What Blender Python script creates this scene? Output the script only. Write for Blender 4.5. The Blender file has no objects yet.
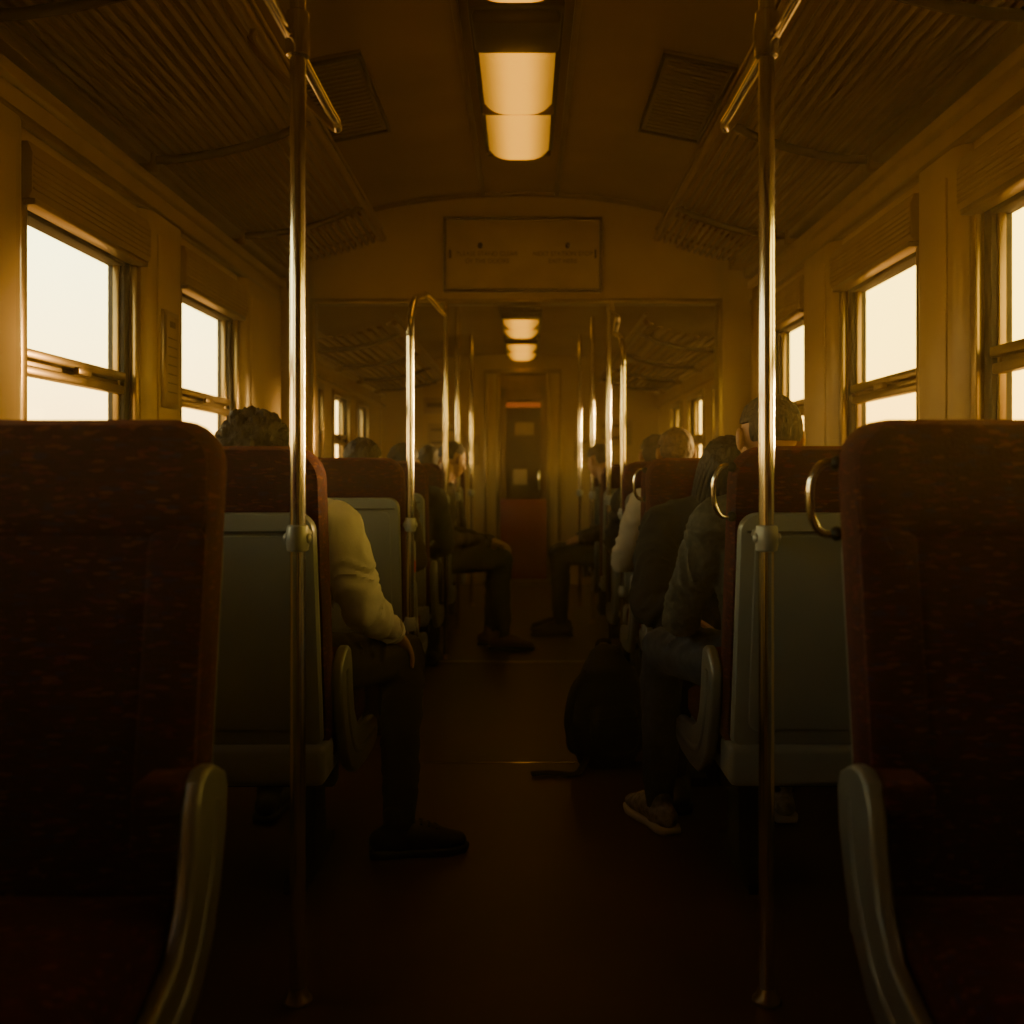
import bpy, bmesh, math, random
import numpy as np
from mathutils import Vector, Matrix, noise
random.seed(4)
scene = bpy.context.scene
COL = scene.collection

# ------------------------------------------------------------------ materials
def mat(name, col, rough=.5, metal=0., var=.15, scale=6., bump=0., bscale=80., emis=None, es=0., stretch=None, coat=0.):
    m = bpy.data.materials.new(name); m.use_nodes = True
    nt = m.node_tree; N = nt.nodes; L = nt.links
    b = N['Principled BSDF']
    tc = N.new('ShaderNodeTexCoord')
    mp = N.new('ShaderNodeMapping'); L.new(tc.outputs['Object'], mp.inputs[0])
    if stretch: mp.inputs['Scale'].default_value = stretch
    n = N.new('ShaderNodeTexNoise'); n.inputs['Scale'].default_value = scale; n.inputs['Detail'].default_value = 6
    L.new(mp.outputs[0], n.inputs['Vector'])
    r = N.new('ShaderNodeValToRGB')
    c = Vector(col)
    r.color_ramp.elements[0].position = .3; r.color_ramp.elements[1].position = .7
    r.color_ramp.elements[0].color = (*[max(0, x*(1-var)) for x in c], 1)
    r.color_ramp.elements[1].color = (*[min(1, x*(1+var)) for x in c], 1)
    L.new(n.outputs['Fac'], r.inputs[0]); L.new(r.outputs[0], b.inputs['Base Color'])
    b.inputs['Roughness'].default_value = rough; b.inputs['Metallic'].default_value = metal
    if coat: b.inputs['Coat Weight'].default_value = coat
    if bump:
        n2 = N.new('ShaderNodeTexNoise'); n2.inputs['Scale'].default_value = bscale; n2.inputs['Detail'].default_value = 4
        L.new(mp.outputs[0], n2.inputs['Vector'])
        bp = N.new('ShaderNodeBump'); bp.inputs['Strength'].default_value = bump; bp.inputs['Distance'].default_value = .01
        L.new(n2.outputs['Fac'], bp.inputs['Height']); L.new(bp.outputs[0], b.inputs['Normal'])
    if emis:
        b.inputs['Emission Color'].default_value = (*emis, 1); b.inputs['Emission Strength'].default_value = es
    return m

M = {}
M['wall'] = mat('cream_laminate', (.45,.32,.155), .40, var=.08, scale=3, bump=.05, bscale=20)
M['wall2'] = mat('cream_moulding', (.40,.285,.13), .36, var=.10)
M['ceil'] = mat('ceiling_laminate', (.30,.20,.09), .5, var=.12, scale=2.5)
M['trimd'] = mat('dark_bronze_trim', (.06,.04,.022), .38, metal=.4)
M['frame'] = mat('window_alloy', (.28,.20,.095), .28, metal=.7)
M['rubber'] = mat('black_rubber', (.012,.011,.010), .6)
M['brass'] = mat('polished_steel', (.80,.76,.70), .15, metal=1., var=.05)
M['clamp'] = mat('grey_cast_clamp', (.28,.28,.27), .4, metal=.3)
M['shell'] = mat('grey_plastic', (.185,.193,.186), .34, var=.07, bump=.03)
M['cast'] = mat('cast_alloy_frame', (.23,.235,.225), .34, metal=.45, var=.07)
M['shelld'] = mat('dark_grey_plastic', (.05,.052,.048), .45)
M['rack'] = mat('rack_slat_bronze', (.20,.13,.055), .36, metal=.35)
M['dark'] = mat('black_steel', (.012,.011,.010), .5, metal=.3)
M['red'] = mat('maroon_door_paint', (.20,.014,.008), .45)
M['redglow'] = mat('red_glow_strip', (.3,.05,.02), .4, emis=(1,.20,.03), es=.22)  # weak emission standing in for a red reflection, not a sign
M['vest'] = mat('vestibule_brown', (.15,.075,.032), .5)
M['paper'] = mat('notice_paper', (.32,.23,.13), .6, var=.08)
M['ink'] = mat('dark_ink', (.03,.02,.012), .6)
M['ink2'] = mat('faded_ink', (.09,.058,.028), .6)
M['blind'] = mat('blind_fabric', (.29,.195,.09), .7, var=.12, bump=.1)
M['skin'] = mat('skin', (.38,.20,.12), .5, var=.1, bump=.05)
M['eye'] = mat('eye_dark', (.03,.02,.015), .2)
M['white'] = mat('white_cotton', (.60,.57,.55), .85, var=.06, scale=12, bump=.35, bscale=16)
M['trous'] = mat('dark_trousers', (.026,.022,.018), .9, bump=.4, bscale=16)
M['jeans'] = mat('blue_denim', (.038,.046,.064), .9, var=.3, scale=40, bump=.4, bscale=18)
M['greysw'] = mat('grey_green_wool', (.060,.058,.048), .95, var=.3, scale=60, bump=.4, bscale=60)
M['black'] = mat('black_cotton', (.005,.005,.006), .9, bump=.3, bscale=16)
M['cream'] = mat('cream_shirt', (.38,.32,.25), .85, bump=.3, bscale=15)
M['brownj'] = mat('brown_jacket', (.035,.022,.013), .85, bump=.3, bscale=15)
M['hairb'] = mat('dark_brown_hair', (.020,.012,.007), .65, var=.6, scale=60, bump=.9, bscale=120, stretch=(1,1,.3))
M['hairg'] = mat('greying_hair', (.045,.030,.019), .7, var=.7, scale=90, bump=.9, bscale=150, stretch=(1,1,.4))
M['hairk'] = mat('black_hair', (.005,.004,.004), .65, var=.5, scale=60, bump=.8, bscale=120, stretch=(1,1,.15))
M['hairt'] = mat('tan_hair', (.10,.055,.025), .7, var=.5, scale=60, bump=.8, bscale=120)
M['shoeb'] = mat('brown_leather', (.11,.036,.015), .4, var=.2)
M['shoek'] = mat('black_leather', (.012,.010,.009), .45)
M['shoew'] = mat('grey_mesh_sneaker', (.26,.26,.25), .7, var=.5, scale=50)
M['sole'] = mat('sneaker_sole', (.5,.48,.44), .6)
M['nylon'] = mat('black_nylon', (.005,.005,.006), .6, bump=.3, bscale=40)
M['plabel'] = mat('bottle_label_red', (.4,.04,.025), .4)
M['bottle'] = mat('bottle_plastic', (.25,.23,.20), .3)
M['lampoff'] = mat('unlit_diffuser', (.4,.32,.2), .4)

CX = -.03
def lampmat():
    m = mat('amber_diffuser', (.4,.20,.05), .4); nt=m.node_tree; N=nt.nodes; L=nt.links; b=N['Principled BSDF']
    tc=N.new('ShaderNodeTexCoord'); s=N.new('ShaderNodeSeparateXYZ'); L.new(tc.outputs['Object'],s.inputs[0])
    a=N.new('ShaderNodeMath'); a.operation='SUBTRACT'; a.inputs[1].default_value=CX; L.new(s.outputs[0],a.inputs[0])
    c=N.new('ShaderNodeMath'); c.operation='ABSOLUTE'; L.new(a.outputs[0],c.inputs[0])
    r=N.new('ShaderNodeMapRange'); r.interpolation_type='SMOOTHSTEP'
    r.inputs[1].default_value=.02; r.inputs[2].default_value=.150; r.inputs[3].default_value=1.75; r.inputs[4].default_value=.40
    L.new(c.outputs[0],r.inputs[0]); L.new(r.outputs[0],b.inputs['Emission Strength'])
    b.inputs['Emission Color'].default_value=(1,.41,.012,1)   # tube behind the diffuser: hottest along the middle
    return m
M['lamp'] = lampmat()

def fabric():
    m = bpy.data.materials.new('maroon_moquette'); m.use_nodes = True
    nt = m.node_tree; N = nt.nodes; L = nt.links; b = N['Principled BSDF']
    tc = N.new('ShaderNodeTexCoord')
    mp = N.new('ShaderNodeMapping'); mp.inputs['Scale'].default_value = (.6, 1, 2.2)
    L.new(tc.outputs['Object'], mp.inputs[0])
    v = N.new('ShaderNodeTexVoronoi'); v.inputs['Scale'].default_value = 90
    L.new(mp.outputs[0], v.inputs['Vector'])
    r = N.new('ShaderNodeValToRGB'); r.color_ramp.interpolation = 'CONSTANT'
    e = r.color_ramp.elements
    e[0].position = 0; e[0].color = (.036,.0042,.0075,1)
    e[1].position = .5; e[1].color = (.050,.0055,.009,1)
    for p, c in ((.82,(.12,.032,.016,1)),(.87,(.032,.014,.050,1)),(.92,(.095,.012,.018,1))):
        q = e.new(p); q.color = c
    s = N.new('ShaderNodeSeparateColor'); L.new(v.outputs['Color'], s.inputs[0]); L.new(s.outputs[0], r.inputs[0])
    n = N.new('ShaderNodeTexNoise'); n.inputs['Scale'].default_value = 5; L.new(mp.outputs[0], n.inputs['Vector'])
    mx = N.new('ShaderNodeMix'); mx.data_type = 'RGBA'; mx.blend_type = 'MULTIPLY'; mx.inputs[0].default_value = .6
    L.new(r.outputs[0], mx.inputs[6]); L.new(n.outputs['Fac'], mx.inputs[7]); L.new(mx.outputs[2], b.inputs['Base Color'])
    n2 = N.new('ShaderNodeTexNoise'); n2.inputs['Scale'].default_value = 250; L.new(tc.outputs['Object'], n2.inputs['Vector'])
    bp = N.new('ShaderNodeBump'); bp.inputs['Strength'].default_value = .5; bp.inputs['Distance'].default_value = .004
    L.new(n2.outputs['Fac'], bp.inputs['Height']); L.new(bp.outputs[0], b.inputs['Normal'])
    b.inputs['Roughness'].default_value = .85
    b.inputs['Specular IOR Level'].default_value = .2
    b.inputs['Sheen Weight'].default_value = .12; b.inputs['Sheen Tint'].default_value = (.9,.25,.14,1)
    return m
M['fab'] = fabric()

def floor_mat():
    m = bpy.data.materials.new('brown_linoleum'); m.use_nodes = True
    nt = m.node_tree; N = nt.nodes; L = nt.links; b = N['Principled BSDF']
    tc = N.new('ShaderNodeTexCoord')
    n = N.new('ShaderNodeTexNoise'); n.inputs['Scale'].default_value = 2.2; n.inputs['Detail'].default_value = 8; L.new(tc.outputs['Object'], n.inputs['Vector'])
    n3 = N.new('ShaderNodeTexNoise'); n3.inputs['Scale'].default_value = 220; L.new(tc.outputs['Object'], n3.inputs['Vector'])
    ad = N.new('ShaderNodeMath'); ad.operation = 'MULTIPLY_ADD'; ad.inputs[1].default_value = .35
    L.new(n3.outputs['Fac'], ad.inputs[0]); L.new(n.outputs['Fac'], ad.inputs[2])
    r = N.new('ShaderNodeValToRGB'); r.color_ramp.elements[0].position = .45; r.color_ramp.elements[1].position = .9
    r.color_ramp.elements[0].color = (.062,.032,.017,1); r.color_ramp.elements[1].color = (.105,.056,.030,1)
    L.new(ad.outputs[0], r.inputs[0]); L.new(r.outputs[0], b.inputs['Base Color'])
    mr = N.new('ShaderNodeMapRange'); mr.inputs[3].default_value = .36; mr.inputs[4].default_value = .46
    L.new(n.outputs['Fac'], mr.inputs[0]); L.new(mr.outputs[0], b.inputs['Roughness'])
    return m
M['floor'] = floor_mat()

def glass_mat():
    m = bpy.data.materials.new('window_glass'); m.use_nodes = True
    nt = m.node_tree; N = nt.nodes; L = nt.links
    for x in list(N): N.remove(x)
    o = N.new('ShaderNodeOutputMaterial'); t = N.new('ShaderNodeBsdfTransparent'); g = N.new('ShaderNodeBsdfGlossy')
    n = N.new('ShaderNodeTexNoise'); n.inputs['Scale'].default_value = 2
    r = N.new('ShaderNodeMapRange'); r.inputs[3].default_value = .03; r.inputs[4].default_value = .08
    t.inputs[0].default_value = (.93,.92,.88,1); g.inputs['Roughness'].default_value = .03
    mx = N.new('ShaderNodeMixShader'); L.new(n.outputs['Fac'], r.inputs[0]); L.new(r.outputs[0], mx.inputs[0])
    L.new(t.outputs[0], mx.inputs[1]); L.new(g.outputs[0], mx.inputs[2]); L.new(mx.outputs[0], o.inputs[0])
    return m
M['glass'] = glass_mat()

# ------------------------------------------------------------------ mesh builder
class MB:
    def __init__(s): s.v=[]; s.f=[]; s.m=[]; s.mats=[]; s.x=Matrix.Identity(4)
    def mi(s, k):
        if k not in s.mats: s.mats.append(k)
        return s.mats.index(k)
    def add(s, vs, fs, k, X=None):
        o = len(s.v); T = s.x @ X if X is not None else s.x
        s.v += [tuple(T @ Vector(p)) for p in vs]
        s.f += [tuple(i+o for i in f) for f in fs]; i = s.mi(k); s.m += [i]*len(fs)
    def bm(s, b, k, X=None):
        b.verts.ensure_lookup_table(); b.verts.index_update()
        s.add([v.co.copy() for v in b.verts], [[v.index for v in f.verts] for f in b.faces], k, X); b.free()
    def box(s, lo, hi, k, bev=.004, seg=2, X=None):
        b = bmesh.new(); bmesh.ops.create_cube(b, size=1)
        lo=Vector(lo); hi=Vector(hi); c=(lo+hi)/2; d=hi-lo
        for v in b.verts: v.co = Vector((v.co.x*d.x, v.co.y*d.y, v.co.z*d.z))+c
        if bev: bmesh.ops.bevel(b, geom=b.edges[:], offset=min(bev, min(abs(x) for x in d)*.45), segments=seg, profile=.5, affect='EDGES')
        s.bm(b, k, X)
    def prism(s, prof, plane, a, c, k, bev=.006, seg=2, X=None):
        b = bmesh.new()
        def P(p, t):
            return {'yz':(t,p[0],p[1]),'xz':(p[0],t,p[1]),'xy':(p[0],p[1],t)}[plane]
        A=[b.verts.new(P(p,a)) for p in prof]; C=[b.verts.new(P(p,c)) for p in prof]
        n=len(prof); f1=b.faces.new(A); f2=b.faces.new(C[::-1])
        for i in range(n): b.faces.new((A[i],C[i],C[(i+1)%n],A[(i+1)%n]))
        bmesh.ops.recalc_face_normals(b, faces=b.faces[:])
        if bev:
            ed=[e for e in b.edges if (e in f1.edges[:] or e in f2.edges[:])]
            bmesh.ops.bevel(b, geom=ed, offset=bev, segments=seg, profile=.5, affect='EDGES')
        s.bm(b, k, X)
    def tube(s, pts, r, k, n=14, side=None, X=None):
        vs, fs = sweep(pts, [r]*len(pts) if not isinstance(r,(list,tuple)) else r, n, side, round_ends=False)
        s.add(vs, fs, k, X)
    def rings(s, rings, k, caps=True, X=None):
        n=len(rings[0]); vs=[p for R in rings for p in R]; fs=[]
        for i in range(len(rings)-1):
            for j in range(n):
                fs.append((i*n+j, i*n+(j+1)%n, (i+1)*n+(j+1)%n, (i+1)*n+j))
        if caps:
            for idx,rev in ((0,True),(len(rings)-1,False)):
                c=sum((Vector(p) for p in rings[idx]), Vector())/n; vs.append(tuple(c)); ci=len(vs)-1
                for j in range(n):
                    t=(idx*n+j, idx*n+(j+1)%n, ci); fs.append(t[::-1] if rev else t)
        s.add(vs, fs, k, X)
    def obj(s, name, loc=(0,0,0), rotz=0., sharp=40, parent=None):
        me=bpy.data.meshes.new(name); me.from_pydata(s.v,[],s.f)
        for k in s.mats: me.materials.append(M[k])
        me.polygons.foreach_set('material_index', s.m)
        b=bmesh.new(); b.from_mesh(me); bmesh.ops.recalc_face_normals(b, faces=b.faces[:]); b.to_mesh(me); b.free()
        me.polygons.foreach_set('use_smooth',[True]*len(me.polygons))
        me.set_sharp_from_angle(angle=math.radians(sharp)); me.update()
        o=bpy.data.objects.new(name, me); o.location=loc; o.rotation_euler=(0,0,rotz); COL.objects.link(o)
        if parent: o.parent=parent
        return o

def sweep(pts, rad, n=14, side=None, round_ends=True):
    pts=[Vector(p) for p in pts]; R=[(r,r) if not isinstance(r,(tuple,list)) else r for r in rad]
    m=len(pts); T=[]
    for i in range(m):
        a=pts[max(i-1,0)]; b=pts[min(i+1,m-1)]; T.append((b-a).normalized())
    rings=[]
    s0=Vector(side) if side is not None else (Vector((1,0,0)) if abs(T[0].x)<.8 else Vector((0,1,0)))
    S=[]; cur=s0
    for i in range(m):
        q=cur-T[i]*cur.dot(T[i]); 
        if q.length<1e-5: q=T[i].orthogonal()
        q.normalize(); S.append(q)
        cur = s0 if side is not None else q
    def ring(c,t,sd,a,b):
        u=t.cross(sd)
        return [tuple(c+sd*(a*math.cos(2*math.pi*j/n))+u*(b*math.sin(2*math.pi*j/n))) for j in range(n)]
    if round_ends:
        for an in (78,50,25):
            q=math.radians(an); r=min(R[0]); rings.append(ring(pts[0]-T[0]*r*math.sin(q),T[0],S[0],R[0][0]*math.cos(q),R[0][1]*math.cos(q)))
    for i in range(m): rings.append(ring(pts[i],T[i],S[i],*R[i]))
    if round_ends:
        for an in (25,50,78):
            q=math.radians(an); r=min(R[-1]); rings.append(ring(pts[-1]+T[-1]*r*math.sin(q),T[-1],S[-1],R[-1][0]*math.cos(q),R[-1][1]*math.cos(q)))
    vs=[p for r in rings for p in r]; fs=[]
    for i in range(len(rings)-1):
        for j in range(n): fs.append((i*n+j,i*n+(j+1)%n,(i+1)*n+(j+1)%n,(i+1)*n+j))
    fs.append(tuple(range(n))[::-1]); o=(len(rings)-1)*n; fs.append(tuple(o+j for j in range(n)))
    return vs, fs

def ell(c, r, nu=20, nv=12, rot=None):
    vs=[]; fs=[]; c=Vector(c)
    for i in range(nv+1):
        ph=math.pi*i/nv
        for j in range(nu):
            th=2*math.pi*j/nu
            p=Vector((r[0]*math.sin(ph)*math.cos(th), r[1]*math.sin(ph)*math.sin(th), r[2]*math.cos(ph)))
            if rot: p=rot@p
            vs.append(tuple(c+p))
    for i in range(nv):
        for j in range(nu):
            a=(i*nu+j, (i+1)*nu+j,(i+1)*nu+(j+1)%nu,i*nu+(j+1)%nu)
            fs.append(a)
    return vs, fs

def catmull(P, k=6):
    P=[Vector(p) for p in P]; Q=[P[0]*2-P[1]]+P+[P[-1]*2-P[-2]]; out=[]
    for i in range(1,len(Q)-2):
        for t in range(k):
            t/=k; a,b,c,d=Q[i-1:i+3]
            out.append(.5*((2*b)+(c-a)*t+(2*a-5*b+4*c-d)*t*t+(3*b-a-3*c+d)*t**3))
    out.append(P[-1]); return out

def remesh(parts, voxel, smooth=3):
    vs=[]; fs=[]
    for v,f in parts:
        o=len(vs); vs+=v; fs+=[tuple(i+o for i in q) for q in f]
    me=bpy.data.meshes.new('tmp'); me.from_pydata(vs,[],fs)
    b=bmesh.new(); b.from_mesh(me); bmesh.ops.remove_doubles(b, verts=b.verts[:], dist=1e-5); bmesh.ops.recalc_face_normals(b, faces=b.faces[:]); b.to_mesh(me); b.free()
    ob=bpy.data.objects.new('tmp', me); COL.objects.link(ob)
    r=ob.modifiers.new('r','REMESH'); r.mode='VOXEL'; r.voxel_size=voxel
    if smooth:
        s=ob.modifiers.new('s','SMOOTH'); s.iterations=smooth; s.factor=.6
    dg=bpy.context.evaluated_depsgraph_get(); m2=bpy.data.meshes.new_from_object(ob.evaluated_get(dg))
    V=np.empty(len(m2.vertices)*3); m2.vertices.foreach_get('co',V); V=V.reshape(-1,3)
    F=[tuple(p.vertices) for p in m2.polygons]
    Nn=np.empty(len(m2.vertices)*3); m2.vertices.foreach_get('normal',Nn); Nn=Nn.reshape(-1,3)
    bpy.data.objects.remove(ob); bpy.data.meshes.remove(me); bpy.data.meshes.remove(m2)
    return V,F,Nn

# ------------------------------------------------------------------ shell of the carriage
XL, XR = -1.45, 1.35
YB, YK, YE = -1.9, 5.85, 10.1     # rear wall, bulkhead, far wall
def arch(x, lo=2.26, h=.49):
    t=min(1,abs((x+.05)/1.43)); return lo+h*math.sqrt(max(0,1-t*t))

b=MB(); b.box((XL-.08,YB-.1,-.08),(XR+.08,YE+.1,0),'floor',0); b.obj('floor')
b=MB()
b.box((-.46,3.812,0),(.475,3.828,.003),'brass',.001)
b.box((-1.2,5.84,0),(1.1,5.90,.006),'frame',.002)
b.obj('trim_1')

winL=[(-1.03,-.2),(.27,1.1),(1.57,2.40),(2.87,3.70),(4.17,5.0)]
winR=[(-1.45,-.62),(-.2,.63),(.98,1.8),(2.14,2.97),(3.40,4.22),(4.77,5.42)]
win2=[(6.53,7.12),(7.54,8.2),(8.6,9.2)]
ZS, ZT = 1.13, 1.885
def wall(name, x0, x1, wins, wins2):
    b=MB()
    def seg(y0,y1,ws,zs,zt,ztop):
        b.box((x0,y0,0),(x1,y1,zs),'wall',0); b.box((x0,y0,zt),(x1,y1,ztop),'wall',0)
        y=y0
        for a,c in ws: b.box((x0,y,zs),(x1,a,zt),'wall',0); y=c
        b.box((x0,y,zs),(x1,y1,zt),'wall',0)
    seg(YB-.1,YK+.05,wins,ZS,ZT,2.33)
    seg(YK+.05,YE+.1,wins2,1.15,1.72,2.33)
    return b.obj(name)
wall('wall_left',XL-.08,XL,winL,win2); wall('wall_right',XR,XR+.08,winR,win2)
b=MB(); b.box((XL-.08,YB-.1,0),(XR+.08,YB,2.8),'wall',0); b.obj('wall_rear')

# ceilings
def ceiling_obj(name,y0,y1,lo,h,k):
    b=MB(); n=40; prof=[]
    for i in range(n+1):
        x=-.05-1.43+2.86*i/n; prof.append((x,arch(x,lo,h)))
    up=[(x,z+.06) for x,z in prof][::-1]
    vs=[];fs=[]
    for (x,z) in prof+up: vs.append((x,y0,z)); vs.append((x,y1,z))
    m=len(prof)*2
    for i in range(m):
        j=(i+1)%m; fs.append((2*i,2*j,2*j+1,2*i+1))
    for i in range(n):
        a=i; c=i+1; d=m-1-i; e=m-2-i
        fs.append((2*a,2*d,2*e,2*c)); fs.append((2*a+1,2*c+1,2*e+1,2*d+1))
    b.add(vs,fs,k); return b
b=ceiling_obj('c',YB-.1,YK+.1,2.26,.49,'ceil'); b.obj('ceiling',sharp=30)
b=ceiling_obj('c',YK+.06,YE+.1,2.08,.24,'ceil'); b.obj('ceiling',sharp=30)
b=MB()
b.box((XL-.08,YB-.1,2.30),(XL+.16,YE+.1,2.34),'ceil',0); b.box((XR-.16,YB-.1,2.30),(XR+.08,YE+.1,2.34),'ceil',0)
b.box((XL-.08,YB-.1,2.84),(XR+.08,YE+.1,2.88),'ceil',0)
b.box((XL-.08,YB-.1,2.3),(XL-.05,YE+.1,2.86),'ceil',0); b.box((XR+.05,YB-.1,2.3),(XR+.08,YE+.1,2.86),'ceil',0)
b.obj('roof')
b=MB()
for x in (CX-.215,CX+.215):
    z=arch(x); b.box((x-.012,YB,z-.022),(x+.012,YK,z+.01),'frame',.004)
b.obj('trim_2')
b=MB()
xs=[-.05-1.40+2.80*i/40 for i in range(41)]
for y in (.2,2.1,):
    b.tube([(x,y,arch(x)-.003) for x in xs],.010,'ceil',8)
b.tube([(x,YK-.02,arch(x)-.010) for x in xs],.018,'rack',10)
b.obj('trim_3')

# bulkhead
OL,OR,OT=-1.245,1.14,2.12
b=MB()
prof=[(OL-.02,OT),(OR+.02,OT)]+[(x,arch(x)+.02) for x in [1.16,1.0,.8,.6,.4,.2,0,-.2,-.4,-.6,-.8,-1.0,-1.2,-1.265]]
b.prism(prof,'xz',YK,YK+.09,'wall',0)
b.prism([(XL-.01,0),(OL,0),(OL,2.62),(XL-.01,2.34)],'xz',YK,YK+.09,'wall',0)
b.prism([(OR,0),(XR+.01,0),(XR+.01,2.34),(OR,2.62)],'xz',YK,YK+.09,'wall',0)
b.obj('wall_bulkhead')
b=MB()
for x in (OL,OR): b.box((x-.014,YK-.012,0),(x+.014,YK+.102,OT+.014),'frame',.005)
b.box((OL-.014,YK-.012,OT-.016),(OR+.014,YK+.102,OT+.012),'frame',.005)
for x0,x1 in ((XL+.02,OL-.03),(OR+.03,XR-.02)): b.box((x0,YK-.008,.95),(x1,YK+.0,2.05),'wall',.006)
b.obj('trim_4')
# sign on the bulkhead
sx0,sx1,sz0,sz1=-.475,.45,2.165,2.60
b=MB()
b.box((sx0,YK-.035,sz0),(sx1,YK-.002,sz1),'wall2',.004)
for a in ((sx0,sz0,sx1,sz0+.018),(sx0,sz1-.018,sx1,sz1),(sx0,sz0,sx0+.018,sz1),(sx1-.018,sz0,sx1,sz1)):
    b.box((a[0],YK-.05,a[1]),(a[2],YK-.03,a[3]),'trimd',.003)
for x in (-.26,.25):
    v,f=ell((x,YK-.036,2.435),(.016,.006,.02)); b.add(v,f,'ink')
for x in (sx0+.04,sx1-.04):
    b.box((x-.006,YK-.04,2.36),(x+.006,YK-.034,2.41),'ink',.001)
sign=b.obj('overhead_sign')
def text(s,x,z,size,name):
    c=bpy.data.curves.new(name,'FONT'); c.body=s; c.size=size; c.align_x='CENTER'; c.extrude=.001
    c.materials.append(M['ink2'])
    o=bpy.data.objects.new(name,c); o.location=(x,YK-.0375,z); o.rotation_euler=(math.pi/2,0,0); COL.objects.link(o); o.parent=sign
text('PLEASE STAND CLEAR',-.22,2.375,.036,'text_1'); text('OF THE DOORS',-.22,2.332,.036,'text_2')
text('NEXT STATION STOP',.22,2.375,.036,'text_3'); text('EXIT HERE',.22,2.332,.036,'text_4')

# far wall and door
b=MB()
b.box((XL-.08,YE,0),(-.40,YE+.1,2.4),'wall',0); b.box((.36,YE,0),(XR+.08,YE+.1,2.4),'wall',0); b.box((-.40,YE,2.14),(.36,YE+.1,2.4),'wall',0)
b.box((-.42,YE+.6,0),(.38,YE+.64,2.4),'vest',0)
b.box((-.44,YE+.1,0),(-.40,YE+.64,2.4),'wall2',0); b.box((.36,YE+.1,0),(.40,YE+.64,2.4),'wall2',0)
b.box((-.44,YE+.1,2.3),(.40,YE+.64,2.4),'wall2',0); b.box((-.44,YE+.1,-.08),(.40,YE+.64,0),'floor',0)
b.obj('wall_end')
b=MB()
for x in (-.39,-.27,.24,.35): b.box((x-.016,YE-.04,0),(x+.016,YE-.001,2.16),'frame',.006)
b.box((-.38,YE-.02,0),(-.28,YE-.002,2.12),'wall2',.003); b.box((.25,YE-.02,0),(.34,YE-.002,2.12),'wall2',.003)
b.box((-.41,YE-.04,2.12),(.37,YE-.001,2.17),'frame',.006)
b.box((-.25,YE-.03,0.02),(.22,YE-.003,.86),'red',.006)
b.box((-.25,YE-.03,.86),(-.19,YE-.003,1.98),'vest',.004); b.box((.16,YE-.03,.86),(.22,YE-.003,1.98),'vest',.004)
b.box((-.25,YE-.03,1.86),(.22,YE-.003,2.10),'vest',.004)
b.box((-.19,YE-.045,1.78),(.16,YE-.02,1.83),'redglow',.004)  # strip that glows in place of a reflection over the door
b.box((-.19,YE-.012,.86),(.16,YE-.006,1.86),'glass',0)
b.box((-.12,YE-.024,1.0),(.02,YE-.014,1.16),'paper',.002)
b.box((-.10,YE-.024,1.50),(.09,YE-.014,1.63),'paper',.002)
b.box((.13,YE-.06,.95),(.15,YE-.03,1.15),'brass',.006)
b.box((-.42,YE-.14,0),(.38,YE-.05,.05),'frame',.008)
b.obj('door_1')
b=MB()
for x0,x1,z0,z1 in ((-.98,-.62,1.35,1.62),(-1.02,-.72,1.72,1.88),(-.6,-.46,1.2,1.5),(.5,.66,1.25,1.5),(.75,1.08,1.4,1.66)):
    b.box((x0,YE-.02,z0),(x1,YE-.001,z1),'paper',.003); b.box((x0+.03,YE-.024,z1-.08),(x1-.04,YE-.019,z1-.05),'ink2',.001)
    b.box((x0+.03,YE-.024,z0+.06),(x1-.08,YE-.019,z0+.09),'ink2',.001)
b.obj('notice_board')

# side wall mouldings
def side_trim(name,xw,s,wins):
    b=MB()
    def B(d0,d1,y0,y1,z0,z1,k,bev=.006):
        a,c=sorted((xw+s*d0,xw+s*d1)); b.box((a,y0,z0),(c,y1,z1),k,bev)
    B(0,.05,YB,YK,2.19,2.23,'wall2'); B(0,.035,YB,YK,2.10,2.125,'frame'); B(0,.07,YB,YK,2.25,2.30,'frame',.012)
    B(0,.02,YB,YK,2.125,2.19,'wall2',.003)
    B(0,.045,YB,YK,1.05,1.10,'wall2',.012)
    B(0,.03,YB,YK,.0,.12,'shelld',.004)
    ys=[YB]+[y for w in wins for y in w]+[YK]
    for i in range(0,len(ys),2):
        y0,y1=ys[i],ys[i+1]
        if y1-y0<.1: continue
        prof=[(0,y0+.035),(.03,y0+.05),(.045,y0+.09),(.045,y1-.09),(.03,y1-.05),(0,y1-.035)]
        b.prism([(xw+s*p,q) for p,q in prof],'xy',1.10,2.10,'wall2',.004)
        B(.04,.052,y0+.12,y1-.12,1.22,2.02,'wall',.004)
    return b.obj(name)
side_trim('trim_5',XL,1,winL); side_trim('trim_6',XR,-1,winR)
for nm,xw,s in (('trim_7',XL,1),('trim_8',XR,-1)):
    b=MB()
    for z0,z1,d in ((1.06,1.10,.04),(1.78,1.82,.04),(1.90,1.93,.05)):
        a,c=sorted((xw,xw+s*d)); b.box((a,YK+.1,z0),(c,YE,z1),'wall2',.008)
    b.obj(nm)

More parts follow.
